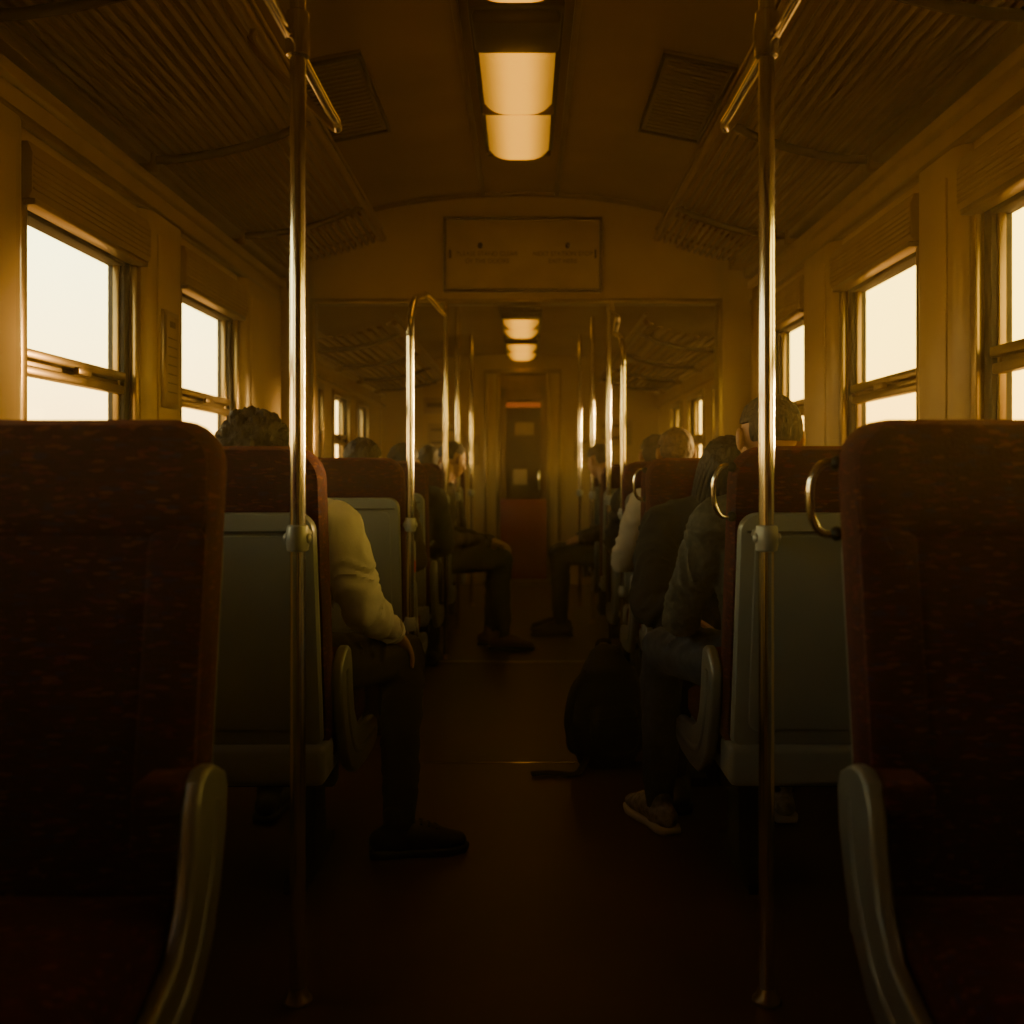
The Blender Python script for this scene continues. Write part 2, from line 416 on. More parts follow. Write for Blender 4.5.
# windows
wc=0
def window(xw,s,y0,y1,zs,zt,mid,blind=True,down=False):
    global wc; wc+=1
    b=MB()
    def B(d0,d1,a0,a1,z0,z1,k,bev=.005):
        a,c=sorted((xw+s*d0,xw+s*d1)); b.box((a,a0,z0),(c,a1,z1),k,bev)
    for q in ((y0-.03,y1+.03,zs-.03,zs+.012),(y0-.03,y1+.03,zt-.012,zt+.03),(y0-.03,y0+.012,zs,zt),(y1-.012,y1+.03,zs,zt)):
        B(-.005,.018,*q,'frame')
    for q in ((y0,y1,zs,zs+.035),(y0,y1,zt-.022,zt),(y0,y0+.025,zs,zt),(y1-.05,y1,zs,zt)):
        B(-.075,-.012,*q,'rubber')
    for q in ((y0+.022,y1-.05,zs+.03,zs+.05),(y0+.022,y0+.034,zs+.03,zt-.02),(y1-.064,y1-.05,zs+.03,zt-.02)):
        B(-.05,-.028,*q,'frame',.003)
    if mid:
        B(-.06,-.005,y0+.02,y1-.05,mid-.012,mid+.018,'frame'); B(-.05,-.012,y0+.02,y1-.05,mid-.06,mid-.03,'frame')
        B(-.05,-.035,y0+.02,y1-.05,mid-.035,mid-.005,'frame',.002)
        ym=(y0+y1)/2; B(-.012,.008,ym-.05,ym+.05,mid-.03,mid-.005,'frame',.004)
    B(-.045,-.040,y0+.02,y1-.05,zs+.03,zt-.02,'glass',0)
    if blind:
        pts=[(0,zt+.005),(.042,zt+.005),(.052,zt+.02),(.055,zt+.13),(.040,zt+.165),(0,zt+.165)]
        prof=[(xw+s*p,z) for p,z in pts]
        b.prism(prof,'xz',y0-.035,y1+.035,'blind',.004)
        for i in range(6): B(.048,.0575,y0-.03,y1+.03,zt+.028+i*.018,zt+.036+i*.018,'blind',.003)
        B(.005,.052,y0-.015,y1+.015,zt-.012,zt+.008,'frame',.004)
    if down:  # drawn blind added on windows out of view to darken the near end
        B(.019,.023,y0-.02,y1+.02,zs-.02,zt+.01,'blind',0); B(.017,.03,y0-.02,y1+.02,zs-.03,zs-.005,'frame',.004)
    return b.obj('window_%d'%wc)
for y0,y1 in winL: window(XL,1,y0,y1,ZS,ZT,1.455,down=y0<-.5)
for y0,y1 in winR: window(XR,-1,y0,y1,ZS,ZT,1.455,down=y0<.5)
for y0,y1 in win2:
    window(XL,1,y0,y1,1.15,1.72,1.40,False); window(XR,-1,y0,y1,1.15,1.72,1.40,False)

# pillar notice
b=MB()
b.box((XL+.05,3.84,1.36),(XL+.066,4.0,1.74),'frame',.004); b.box((XL+.064,3.855,1.38),(XL+.069,3.985,1.72),'paper',.002)
for i in range(7): b.box((XL+.0685,3.87,1.42+i*.035),(XL+.0705,3.97,1.425+i*.035),'ink2',.0005)
b.box((XL+.0685,3.89,1.675),(XL+.0705,3.95,1.70),'ink2',.0005)
b.obj('safety_notice')

# luggage racks
def rack(side,y0,y1,zi,zo,xi,xo,nsl,brk,rail=True):
    b=MB()
    for i in range(nsl):
        t=(i+.5)/nsl; x=xo+(xi-xo)*t; z=zo+(zi-zo)*t - .03*math.sin(math.pi*t)
        w=abs(xi-xo)/nsl*.28
        b.box((x-w,y0,z-.007),(x+w,y1,z+.007),'rack',.004)
    b.tube([(xi,y0,zi),(xi,y1,zi)],.019,'rack',12)
    b.tube([(xi,y0,zi+.055),(xi,y1,zi+.055)],.008,'frame',8)
    for y in brk:
        pts=[(xo,y,zo-.02)]+[(xo+(xi-xo)*t,y,zo+(zi-zo)*t-.03*math.sin(math.pi*t)-.024) for t in (.2,.4,.6,.8)]+[(xi,y,zi-.012)]
        b.tube(pts,[(.013,.016)]*6,'trimd',10,side=(0,1,0))
        b.box((xo-.03,y-.035,zo-.06),(xo+.03,y+.035,zo+.01),'frame',.008)
    for i in range(nsl):
        t=(i+.5)/nsl; x=xo+(xi-xo)*t; z=zo+(zi-zo)*t-.03*math.sin(math.pi*t)
        b.tube([(x,y1-.01,z),(x,y1+.02,z+.006),(x,y1+.04,z+.035),(x,y1+.042,z+.07)],.006,'rack',6)
    pts=[(xo+(xi-xo)*t,y1+.042,zo+(zi-zo)*t-.03*math.sin(math.pi*t)+.07) for t in (0,.25,.5,.75,1)]
    b.tube(pts,.009,'frame',8)
    return b.obj('luggage_rack')
rack('l',YB+.05,5.62,2.43,2.29,-.80,-1.40,17,(-.6,.45,1.45,2.55,3.72,4.9))
rack('r',YB+.05,5.62,2.43,2.29,.74,1.30,17,(-.6,.45,1.45,2.55,3.72,4.9))
rack('l',6.1,9.9,2.03,1.93,-.80,-1.40,10,(6.5,7.5,8.5,9.5))
rack('r',6.1,9.9,2.03,1.93,.74,1.30,10,(6.5,7.5,8.5,9.5))

# ceiling vents
for s in (-1,1):
    b=MB(); x0,x1=(-.90,-.63) if s<0 else (.53,.80)
    xm=(x0+x1)/2; sl=math.atan2(arch(x1)-arch(x0),x1-x0); zc=(arch(x0)+arch(x1))/2
    X=Matrix.Translation((xm,4.2,zc-.006))@Matrix.Rotation(-sl,4,'Y'); h=(x1-x0)/2+.01
    b.box((-h,-.42,-.010),(h,.42,.012),'rack',.004,X=X)
    for q in ((-h,-.42,h,-.40),(-h,.40,h,.42),(-h,-.42,-h+.014,.42),(h-.014,-.42,h,.42)):
        b.box((q[0],q[1],-.020),(q[2],q[3],-.004),'trimd',.003,X=X)
    for i in range(18): b.box((-h+.03,-.37+i*.042,-.015),(h-.03,-.352+i*.042,-.008),'rack',.002,X=X)
    b.obj('air_vent')

# ceiling lamps
def lamp(y0,y1,z,w=.15,cap=.30,name='ceiling_lamp',on=True):
    b=MB()
    b.box((CX-w-.02,y0-cap,z-.008),(CX+w+.02,y1+.03,z+.05),'trimd',.01)
    if cap: b.box((CX-w-.008,y0-cap+.02,z-.05),(CX+w+.008,y0,z+.0),'trimd',.02,3)
    ym=(y0+y1)/2
    for a,c in ((y0+.01,ym-.006),(ym+.006,y1)):
        rings=[]
        for yy,kk in ((a,.60),(a+.012,.88),(a+.05,1),(c-.05,1),(c-.012,.88),(c,.60)):
            R=[]
            for j in range(25):
                t=-1+2*j/24; R.append((CX+w*t*(.97+.03*kk),yy,z-.004-(.055*kk+.006)*(1-abs(t)**4)))
            R+= [(CX+w*.97,yy,z+.01),(CX-w*.97,yy,z+.01)]
            rings.append(R)
        b.rings(rings,'lamp' if on else 'lampoff')
    b.box((CX-w-.004,ym-.008,z-.052),(CX+w+.004,ym+.008,z),'frame',.003)
    b.box((CX-w-.01,y1,z-.03),(CX+w+.01,y1+.03,z),'trimd',.006)
    return b.obj(name)
zl=arch(CX)-.02
lamp(3.76,5.0,zl); lamp(2.12,3.34,zl); lamp(.5,1.72,zl,on=False)
lamp(7.35,8.3,2.29,.14,.1); lamp(8.75,9.9,2.29,.14,.1)

# ------------------------------------------------------------------ poles
def pole(x,y,topz,clamps=(.968,),r=.0165,name='handrail_pole',top=True):
    b=MB()
    b.tube([(x,y,0),(x,y,topz)],r,'brass',20)
    rings=[[(x+rr*math.cos(2*math.pi*j/24),y+rr*math.sin(2*math.pi*j/24),z) for j in range(24)] for rr,z in ((.030,0.001),(.030,.006),(.024,.012),(.0168,.03))]
    b.rings(rings,'frame')
    for c in clamps:
        rings=[[(x+rr*math.cos(2*math.pi*j/20),y+rr*math.sin(2*math.pi*j/20),c+z) for j in range(20)] for rr,z in ((.017,-.028),(.022,-.025),(.024,-.012),(.0255,0),(.024,.012),(.022,.025),(.017,.028))]
        b.rings(rings,'clamp')
        for s in (-1,1):
            v,f=ell((x+s*.022,y-.004,c),(.008,.010,.012),10,8); b.add(v,f,'clamp')
    return b
def main_pole(x,s):
    b=pole(x,2.09,arch(x)-.003,(.968,))
    b.tube([(x,2.09,.968),(x+s*.03,2.25,.965),(x+s*.05,2.455,.96)],.011,'clamp',10)
    zr=2.02; xr=x+s*.012
    rings=[[(x+rr*math.cos(2*math.pi*j/20),2.09+rr*math.sin(2*math.pi*j/20),zr+z) for j in range(20)] for rr,z in ((.017,-.05),(.024,-.045),(.026,0),(.024,.045),(.017,.05))]
    b.rings(rings,'brass')
    xe=-.80 if s<0 else .74
    pts=[(xe,2.95,2.41),(xe*.93+x*.07,2.90,2.33)]+[(x+s*.06,2.72,2.06),(x+s*.022,2.64,2.03),(xr+s*.006,2.5,2.02),(xr+s*.006,2.09,2.02),(xr+s*.006,1.2,2.02),(xr+s*.006,.2,2.02),(xr+s*.02,.06,2.04),(x+s*.06,-.02,2.10),(xe,-.2,2.41)]
    b.tube(catmull(pts,8),.0125,'brass',14)
    rings=[[(x+rr*math.cos(2*math.pi*j/24),2.09+rr*math.sin(2*math.pi*j/24),arch(x)-z) for j in range(24)] for rr,z in ((.0168,.06),(.03,.04),(.045,.012),(.045,.0))]
    b.rings(rings,'clamp')
    return b.obj('handrail_pole')
main_pole(-.475,-1); main_pole(.505,1)
def arch_pole(x,y,s,dy):
    b=pole(x,y,1.66,(.9,.5),.0155)
    pts=[(x,y,1.65),(x,y+.02,1.74),(x,y+.14,1.83),(x,y+.45,1.90),(x,y+dy*.6,1.95),(x,YK-.15,2.02),(x,YK-.02,2.10)]
    b.tube(catmull(pts,8),.0155,'brass',16)
    b.obj('handrail_pole')
arch_pole(-.462,4.03,-1,1.2); arch_pole(.505,5.15,1,.5)
for x,y,zt in ((-.475,5.98,2.25),(.50,5.98,2.25),(-.47,6.95,2.27),(.50,7.4,2.27),(-.45,8.4,2.28),(.46,8.4,2.28)):
    b=pole(x,y,zt,(.95,),.016)
    b.obj('handrail_pole')

# ------------------------------------------------------------------ seats
def rr(x0,x1,z0,z1,rt,rb,ins,n=6):
    x0+=ins;x1-=ins;z0+=ins;z1-=ins; rt=max(rt-ins*.6,.008); rb=max(rb-ins*.6,.006); P=[]
    for cx,cz,r,a0 in ((x1-rt,z1-rt,rt,0),(x0+rt,z1-rt,rt,90),(x0+rb,z0+rb,rb,180),(x1-rb,z0+rb,rb,270)):
        for i in range(n+1):
            a=math.radians(a0+90*i/n); P.append((cx+r*math.cos(a),cz+r*math.sin(a)))
    return P
def lean(z): return -.12*(z-.45)/.72
def panel(b,x0,x1,z0,z1,y0,y1,k,rt=.08,rb=.03,soft=.03,ln=True,crown=0.):
    T=y1-y0
    prof=[(soft*1.4,y0),(soft*.35,y0+T*.06),(0,y0+T*.3),(0,y1-T*.3),(soft*.35,y1-T*.06),(soft*1.4,y1)]
    rings=[]; xm=(x0+x1)/2; hw=(x1-x0)/2
    for ins,y in prof:
        R=[]
        for x,z in rr(x0,x1,z0,z1,rt,rb,ins):
            if crown and z>(z0+z1)/2: z+=crown*(1-((x-xm)/hw)**2)
            R.append((x,y+(lean(z) if ln else 0),z))
        rings.append(R)
    b.rings(rings,k)
def bench(name,loc,rot,s,ring=False,W=.455,zt=1.165):
    b=MB(); b.x=Matrix.Diagonal((s,1,1,1))
    for i in range(2):
        x0=.012+i*(W+.006); x1=x0+W
        panel(b,x0,x1,.42,zt,-.105,-.005,'fab',.075,.03,.03,crown=.008)
        panel(b,x0+.012,x1-.012,1.0,zt-.006,-.03,.004,'fab',.07,.03,.03)
        panel(b,x0+.008,x0+.10,.50,1.02,-.03,.006,'fab',.03,.03,.028)
        panel(b,x1-.10,x1-.008,.50,1.02,-.03,.006,'fab',.03,.03,.028)
        panel(b,x0+.014,x1-.014,.43,1.01,-.138,-.095,'shell',.045,.02,.012)
        panel(b,x0+.05,x1-.05,.47,.955,-.143,-.13,'shell',.03,.03,.008)
        b.box((x0+.03,-.147+lean(.965),.962),(x1-.03,-.13+lean(.965),.968),'shelld',.002)
        rings=[]
        for z,ins in ((.365,.03),(.372,.008),(.39,0),(.44,0),(.462,.01),(.474,.035),(.478,.09)):
            R=[]
            for x,y in rr(x0,x1,-.01,.50,.05,.02,ins):
                R.append((x,y,z-(.035*max(0,(y-.40)/.1)**2 if z>.45 else 0)-.01*math.exp(-((y-.2)/.12)**2)*(z>.46)))
            rings.append(R)
        b.rings(rings,'fab')
        b.box((x0+.01,-.02,.33),(x1-.01,.47,.372),'shell',.012)
        b.box((x0+.004,-.155,.335),(x1-.004,-.02,.435),'shell',.018,3)
    wt=2*W+.02
    # slanting cast side frame: arm hoop at the back, sweeping down to the seat front
    ctrl=[(-.06,.640),(-.03,.654),(.005,.657),(.035,.645),(.053,.605),(.065,.545),(.088,.475),(.135,.425),(.21,.398),(.33,.383),(.44,.372),(.495,.350),(.513,.315),(.49,.285),(.40,.275),(.25,.278),(.12,.292),(.04,.328),(-.02,.385),(-.06,.455),(-.09,.535),(-.098,.60),(-.085,.628)]
    b.prism(ctrl,'yz',-.018,.010,'cast',.008,3)
    cen=[(-.035,.60),(-.02,.52),(.02,.44),(.09,.37),(.20,.338),(.33,.328),(.45,.322)]
    b.tube(catmull([(-.017,p[0],p[1]) for p in cen],5),[(.012,.006)]*31,'cast',8,side=(0,.4,.9))
    b.box((.008,-.075,.598),(.085,.052,.647),'fab',.014,3)
    b.box((W*.985,-.04,.62),(W*1.05,.24,.655),'fab',.012,3)
    b.prism([(-.08,.33),(-.06,.52),(.1,.5),(.45,.47),(.5,.42),(.45,.34)],'yz',wt-.012,wt+.002,'shell',.005)
    b.box((.03,.05,.27),(wt-.02,.12,.335),'dark',.01); b.box((.03,.33,.27),(wt-.02,.39,.335),'dark',.01)
    for xx in ((.10,.16),(wt-.20,wt-.14)):
        b.prism([(.02,0),(.42,0),(.42,.03),(.30,.06),(.27,.28),(.15,.28),(.13,.06),(.02,.03)],'yz',xx[0],xx[1],'dark',.006)
    if ring:
        zc=1.06; yc=-.09+lean(zc)
        pts=[(.02,yc,zc+.06),(-.010,yc-.004,zc+.060),(-.028,yc-.006,zc+.035),(-.032,yc-.006,zc),(-.028,yc-.006,zc-.035),(-.010,yc-.004,zc-.060),(.02,yc,zc-.06)]
        b.tube(catmull(pts,6),.0068,'brass',12)
        for dz in (.06,-.06):
            v,f=ell((.012,yc,zc+dz),(.012,.013,.013),12,8); b.add(v,f,'dark')
    return b.obj(name,loc,rot)
AL,AR=-.475,.485
bench('double_seat',(-.495,1.515,0),math.pi,1,False,zt=1.188,W=.45)
R2=2.60
for yy in (R2,4.20,5.18,6.15,7.25,8.3,-.9): bench('double_seat',(AL,yy,0),0,-1,W=.45)
bench('double_seat',(.52,1.515,0),math.pi,-1,True,zt=1.188,W=.395)
bench('double_seat',(AR,R2,0),0,1,True,W=.415)
bench('double_seat',(AR,3.95,0),math.pi,-1,True,W=.415)
for yy in (4.42,5.28,6.7,7.8,-.9): bench('double_seat',(AR,yy,0),0,1,W=.415)

# ------------------------------------------------------------------ people
def segdist(P,a,b):
    a=np.array(a);b=np.array(b);d=b-a;t=np.clip(((P-a)@d)/max(d@d,1e-9),0,1)
    return np.linalg.norm(P-(a+t[:,None]*d),axis=1),t

def hand(b,wrist,direc,pn,size=1.,flip=1,curl=.5):
    d=Vector(direc).normalized(); nrm=Vector(pn); nrm=(nrm-d*nrm.dot(d)).normalized(); sd=d.cross(nrm)*flip
    w=Vector(wrist); parts=[]
    parts.append(sweep([w-d*.03,w+d*.01,w+d*.05*size,w+d*.085*size],[(.024,.020),(.028,.019),(.038*size,.016),(.036*size,.013)],14,side=tuple(sd)))
    for off,ln in ((-.029,.064),(-.010,.076),(.010,.071),(.028,.056)):
        p=w+d*.080*size+sd*off*size; dirv=d+sd*off*2.5; dirv.normalize(); pts=[p-dirv*.02,p]; a=0
        for q,fr in ((.35,.42),(.75,.32),(.6,.26)):
            a+=q*curl*1.1; dv=dirv*math.cos(a)+nrm*math.sin(a); p=p+dv*ln*fr*size*1.15; pts.append(p)
        parts.append(sweep(pts,[.0095*size,.0092*size,.0085*size,.008*size,.0068*size],10))
    p=w+d*.025*size-sd*.026*size; dv=(d*.6-sd*.75+nrm*.3).normalized()
    p2=p+dv*.035*size; p3=p2+(d*.85-sd*.25+nrm*.4).normalized()*.032*size; p4=p3+(d*.8+nrm*.55).normalized()*.024*size
    parts.append(sweep([p,p2,p3,p4],[.014*size,.011*size,.0095*size,.008*size],10))
    V,F,_=remesh(parts,.0042,2); b.add([tuple(v) for v in V],F,'skin')

def shoe(b,ankle,yaw,k,sole):
    X=Matrix.Translation((ankle[0],ankle[1],ankle[2]-.09))@Matrix.Rotation(yaw,4,'Z')
    parts=[sweep([(0,-.055,.045),(0,0,.055),(0,.07,.050),(0,.13,.038),(0,.175,.032)],[(.034,.035),(.040,.048),(.044,.042),(.046,.030),(.036,.022)],16,side=(1,0,0)),
           sweep([(0,0,.04),(0,-.01,.115)],[.042,.038],14)]
    V,F,_=remesh(parts,.007,2); V[:,2]=np.maximum(V[:,2],.012); b.add([tuple(v) for v in V],F,k,X)
    P=[(-.030,-.085),(.030,-.085),(.043,-.05),(.040,.02),(.050,.09),(.050,.14),(.034,.19),(0,.205),(-.034,.19),(-.050,.14),(-.050,.09),(-.040,.02),(-.043,-.05)]
    b.prism(P,'xy',.0,.022,sole,.004,1,X=X)
    for i in range(4):
        y=.04+i*.022; b.tube([(-.024,y,.098-i*.008),(0,y+.004,.106-i*.009),(.024,y,.098-i*.008)],.0035,sole,6,X=X)

def head(b,c,yaw,pitch,roll,hair,style,sc=1.):
    X=Matrix.Translation(c)@Matrix.Rotation(yaw,4,'Z')@Matrix.Rotation(roll,4,'Y')@Matrix.Rotation(-pitch,4,'X')@Matrix.Scale(sc,4)
    parts=[ell((0,-.012,.025),(.074,.092,.086)),ell((0,.022,-.02),(.064,.070,.085)),ell((0,.045,-.070),(.040,.038,.034)),
           sweep([(0,.088,.018),(0,.104,-.018)],[.010,.014],10),ell((0,.100,-.022),(.017,.014,.010)),
           ell((0,.082,.032),(.050,.014,.009)),ell((0,.084,-.052),(.024,.012,.006)),ell((0,.082,-.063),(.020,.012,.007)),
           ell((.038,.062,-.02),(.022,.022,.022)),ell((-.038,.062,-.02),(.022,.022,.022)),
           sweep([(0,-.03,-.14),(0,-.022,-.06)],[.052,.050],14)]
    for s in (-1,1):
        parts.append(ell((s*.084,-.008,-.004),(.011,.020,.033),12,10,Matrix.Rotation(s*.4,3,'Z')))
        parts.append(ell((s*.075,.0,-.004),(.014,.014,.022),12,10))
    V,F,_=remesh(parts,.0052,2); b.add([tuple(v) for v in V],F,'skin',X)
    for s in (-1,1):
        v,f=ell((s*.030,.079,.008),(.012,.008,.006),12,8); b.add(v,f,'sole',X)
        v,f=ell((s*.030,.0865,.008),(.005,.003,.005),10,6); b.add(v,f,'eye',X)
        v,f=ell((s*.031,.088,.030),(.016,.005,.003),10,6); b.add(v,f,hair,X)
    th={'short':.007,'messy':.025,'long':.022,'mid':.013}[style]
    amp={'short':.0028,'messy':.020,'long':.008,'mid':.005}[style]
    vs,fs=ell((0,0,0),(1,1,1),96,64); out=[]
    for p in vs:
        p=Vector(p); front=p.y
        base=-.45 if style in('short','messy') else -.62
        lim = base if front<-.25 else (base+ (front+.25)*1.3)
        if style=='long': lim=-.9 if front<.3 else -.9+(front-.3)*1.0
        inside = p.z<lim or (front>.55 and p.z<.42 and style!='long')
        if style in('short','mid') and abs(p.x)>.72 and p.z<.12 and front>-.35: inside=True
        q=Vector((p.x*.074,p.y*.092,p.z*.086))
        nz=noise.noise(p*4)+.5*noise.noise(p*11)+.30*noise.noise(p*26)
        g=th+amp*nz
        if inside: g=-.016
        q=q+p*g+Vector((0,-.012,.025)); out.append(tuple(q))
    b.add(out,fs,hair,X)
    if style=='long':
        for i in range(30):
            a=2*math.pi*i/30; x=.084*math.cos(a); y=-.005-.098*math.sin(a)
            l=.17+.05*random.random()
            if y>.06: l*=.75
            pts=[(x*.75,y*.75,.085),(x*1.02,y*1.03,.02),(x*1.12,y*1.1,-.07),(x*1.15+random.uniform(-.01,.01),y*1.05,-.09-l*.5),(x*1.0,y*.9,-.09-l)]
            v,f=sweep(catmull(pts,4),[.019]*17,8); b.add(v,f,hair,X)

def person(name,org,yaw,top,pants,shoek,hair,style,O=None,sole='shoek',hd=(0,0,0),hoff=(0,0,0),bulk=1.,lean_=(0,0),detail=.011,fold=1.8,sleeve=1.06,hs=.98,drop=-.15):
    """local frame: x right, y forward, pelvis above the origin"""
    J=dict(pelvis=(0,0,.575),waist=(0,-.015,.71),chest=(0,-.01,.86),shl=(0,0,.975),neck=(0,.01,1.045),head=(0,.045,1.205),
           sR=(.175,0,.975),sL=(-.175,0,.975),eR=(.235,.05,.72),eL=(-.235,.05,.72),wR=(.14,.27,.665),wL=(-.14,.27,.665),
           hR=(.09,.02,.565),hL=(-.09,.02,.565),kR=(.12,.43,.56),kL=(-.12,.43,.56),aR=(.12,.42,.10),aL=(-.12,.42,.10),fR=0.,fL=0.)
    lx,ly=lean_
    for k in list(J):
        if k in('fR','fL'): continue
        x,y,z=J[k]
        if k in('waist','chest','shl','neck','head','sR','sL','eR','eL'):
            t=(z-.575); J[k]=(x+lx*t/.5,y+ly*t/.5,z-abs(ly)*t*.25)
    if O: J.update(O)
    cy,sy=math.cos(yaw),math.sin(yaw)
    def W(p): return Vector((org[0]+p[0]*cy-p[1]*sy, org[1]+p[0]*sy+p[1]*cy, p[2]))
    G={k:(W(v) if k not in('fR','fL') else v) for k,v in J.items()}
    G['head']=G['head']+Vector(hoff)
    parts=[]; segs=[]
    def part(keys,rad,label,side=None):
        P=[G[k] if isinstance(k,str) else k for k in keys]
        parts.append(sweep(P,rad,16,side=side))
        for i in range(len(P)-1):
            r0=min(rad[i]) if isinstance(rad[i],tuple) else rad[i]; r1=min(rad[i+1]) if isinstance(rad[i+1],tuple) else rad[i+1]
            segs.append((P[i],P[i+1],r0,r1,label))
    B=bulk; S=sleeve
    sv=(G['sR']-G['sL']).normalized()
    part(['pelvis','waist'],[(.155*B,.11*B),(.15*B,.112*B)],'top',tuple(sv))
    part(['waist','chest','shl','neck'],[(.15*B,.112*B),(.168*B,.122*B),(.150*B,.095*B),(.068,.066)],'top',tuple(sv))
    part(['sL','shl','sR'],[.064*B,.085*B,.064*B],'top')
    nt=G['neck'].lerp(G['head'],.55); part(['neck',nt],[.058,.055],'skin')
    for s in 'LR':
        e,w,sh=G['e'+s],G['w'+s],G['s'+s]
        part(['s'+s,sh.lerp(e,.45),'e'+s],[.066*B,.060*B*S,.050*B*S],'top')
        part(['e'+s,e.lerp(w,.45),e.lerp(w,.85),'w'+s],[.050*B*S,.045*B*S,.037*S,.032],'top')
        h,k,a=G['h'+s],G['k'+s],G['a'+s]
        part(['h'+s,h.lerp(k,.45),'k'+s],[.092,.084,.066],'pants')
        part(['k'+s,k.lerp(a,.35)-Vector((-sy,cy,0))*.012,a+(k-a)*.15,a],[.066,.064,.054,.044],'pants')
    part(['hL','pelvis','hR'],[.095,.10,.095],'pants')
    V,F,Nn=remesh(parts,detail,4)
    armseg=[(G['s'+s],G['e'+s]) for s in 'LR']+[(G['e'+s],G['w'+s]) for s in 'LR']+[(G['k'+s],G['a'+s]) for s in 'LR']
    nearest=np.full(len(V),9.); tt=np.zeros(len(V)); wt=np.ones(len(V))
    for ai,(a,c) in enumerate(armseg):
        d,t=segdist(V,a,c); m=d<nearest; nearest[m]=d[m]; tt[m]=(t*(c-a).length)[m]; wt[m]=1. if ai<4 else .4
    for i in range(len(V)):
        p=Vector(V[i])
        n=noise.noise(Vector((p.x*9,p.y*9,p.z*22)))*.006+noise.noise(p*30)*.0012
        if nearest[i]<.10:
            q=noise.noise(Vector((tt[i]*22+noise.noise(p*6)*3.2,p.x*7,p.y*7)))
            n+=(.22-abs(q)**.7*.7)*.016*fold*wt[i]
        V[i]+=Nn[i]*n
    Fc=np.array([V[list(f)].mean(0) for f in F])
    best=np.full(len(F),9.); lab=np.zeros(len(F),int); names=['top','pants','skin']
    for a,c,r0,r1,l in segs:
        d,t=segdist(Fc,a,c); d=d-(r0+(r1-r0)*t)
        m=d<best; best[m]=d[m]; lab[m]=names.index(l)
    b=MB(); mats=[top,pants,'skin']; vt=[tuple(v) for v in V]
    b.v=vt; b.f=list(F); idx=[b.mi(k) for k in mats]; b.m=[idx[l] for l in lab]
    for s,fl in (('L',1),('R',-1)):
        e,w=G['e'+s],G['w'+s]; d0=(w-e).normalized(); d=(d0+Vector((0,0,drop if s=='R' else -.15))).normalized()
        hand(b,w+d0*.012,d,(0,0,-1) if abs(d.z)<.8 else (0,1,0),1.0,fl,.55)
        v,f=sweep([w-d0*.02,w+d0*.016],[.039*S,.036],14,round_ends=False); b.add(v,f,top)
        shoe(b,G['a'+s],yaw+J['f'+s],shoek,sole)
    nd=(nt-G['neck']).normalized()
    v,f=sweep([G['neck']-nd*.02,G['neck']+nd*.03],[.072,.064],18,round_ends=False); b.add(v,f,top)
    head(b,G['head'],yaw+hd[0],hd[1],hd[2],hair,style,hs)
    return b.obj(name,sharp=60)

person('seated_man_white_shirt',(-.70,2.79),0,'white','trous','shoek','hairb','messy',
    O=dict(sR=(.185,-.02,.955),eR=(.250,-.03,.735),wR=(.305,.19,.635),kR=(.32,.34,.540),aR=(.335,.11,.09),fR=-1.35,hR=(.11,.02,.565),kL=(-.12,.40,.56),
    neck=(-.04,.03,1.03),head=(-.075,.06,1.145)),hd=(-.1,.3,.1),bulk=1.08,fold=2.0,sleeve=1.10,hs=1.02,drop=-.5,detail=.009)
person('seated_man_grey_sweater',(.70,2.79),0,'greysw','jeans','shoew','hairg','short',sole='sole',
    O=dict(sL=(-.175,-.02,.97),eL=(-.26,.04,.70),wL=(-.20,.27,.65),kL=(-.27,.36,.555),aL=(-.28,.34,.09),fL=.35,hL=(-.10,.02,.565),
    head=(-.01,.04,1.205)),hd=(.15,.05,0),bulk=1.05,hs=1.06,detail=.009,sleeve=1.)
person('seated_person_black_coat',(.72,3.76),math.pi,'black','black','shoek','hairk','long',
    O=dict(sR=(.22,.14,.92),eR=(.285,.28,.64),wR=(.19,.40,.62),sL=(-.10,.16,.94),shl=(.06,.16,.94),chest=(.05,.09,.81),neck=(.04,.20,1.01),head=(.01,.25,1.105),
    kR=(.20,.36,.56),aR=(.22,.36,.10),kL=(-.10,.36,.56),aL=(-.1,.36,.1)),hd=(0,.75,0),bulk=1.18,sleeve=1.2)
person('seated_person_cream_shirt',(.72,4.62),0,'cream','trous','shoek','hairt','mid',
    O=dict(eL=(-.27,.05,.70),head=(-.02,.03,1.20)),detail=.012)
person('seated_passenger',(-.72,4.39),0,'brownj','trous','shoek','hairb','mid',hoff=(0,0,-.06),detail=.014)
person('seated_passenger',(-.66,5.37),0,'black','trous','shoek','hairk','mid',hoff=(0,0,-.05),detail=.014)
person('seated_man_brown_shoes',(-.58,6.36),-math.pi/2,'brownj','black','shoeb','hairb','short',lean_=(0,.06),
    O=dict(kR=(.08,.44,.57),aR=(.12,.44,.10),kL=(-.10,.42,.57),aL=(-.06,.36,.1),wR=(.06,.34,.68),wL=(-.06,.36,.68)),detail=.012,hd=(.7,.35,0))
person('seated_passenger',(.66,6.9),math.pi/2,'brownj','trous','shoek','hairb','mid',lean_=(0,.08),detail=.013,hd=(-.9,.3,0))
person('seated_passenger',(.72,5.48),0,'black','trous','shoek','hairb','mid',detail=.014)
person('seated_passenger',(-.72,7.45),0,'brownj','trous','shoek','hairk','mid',detail=.016)

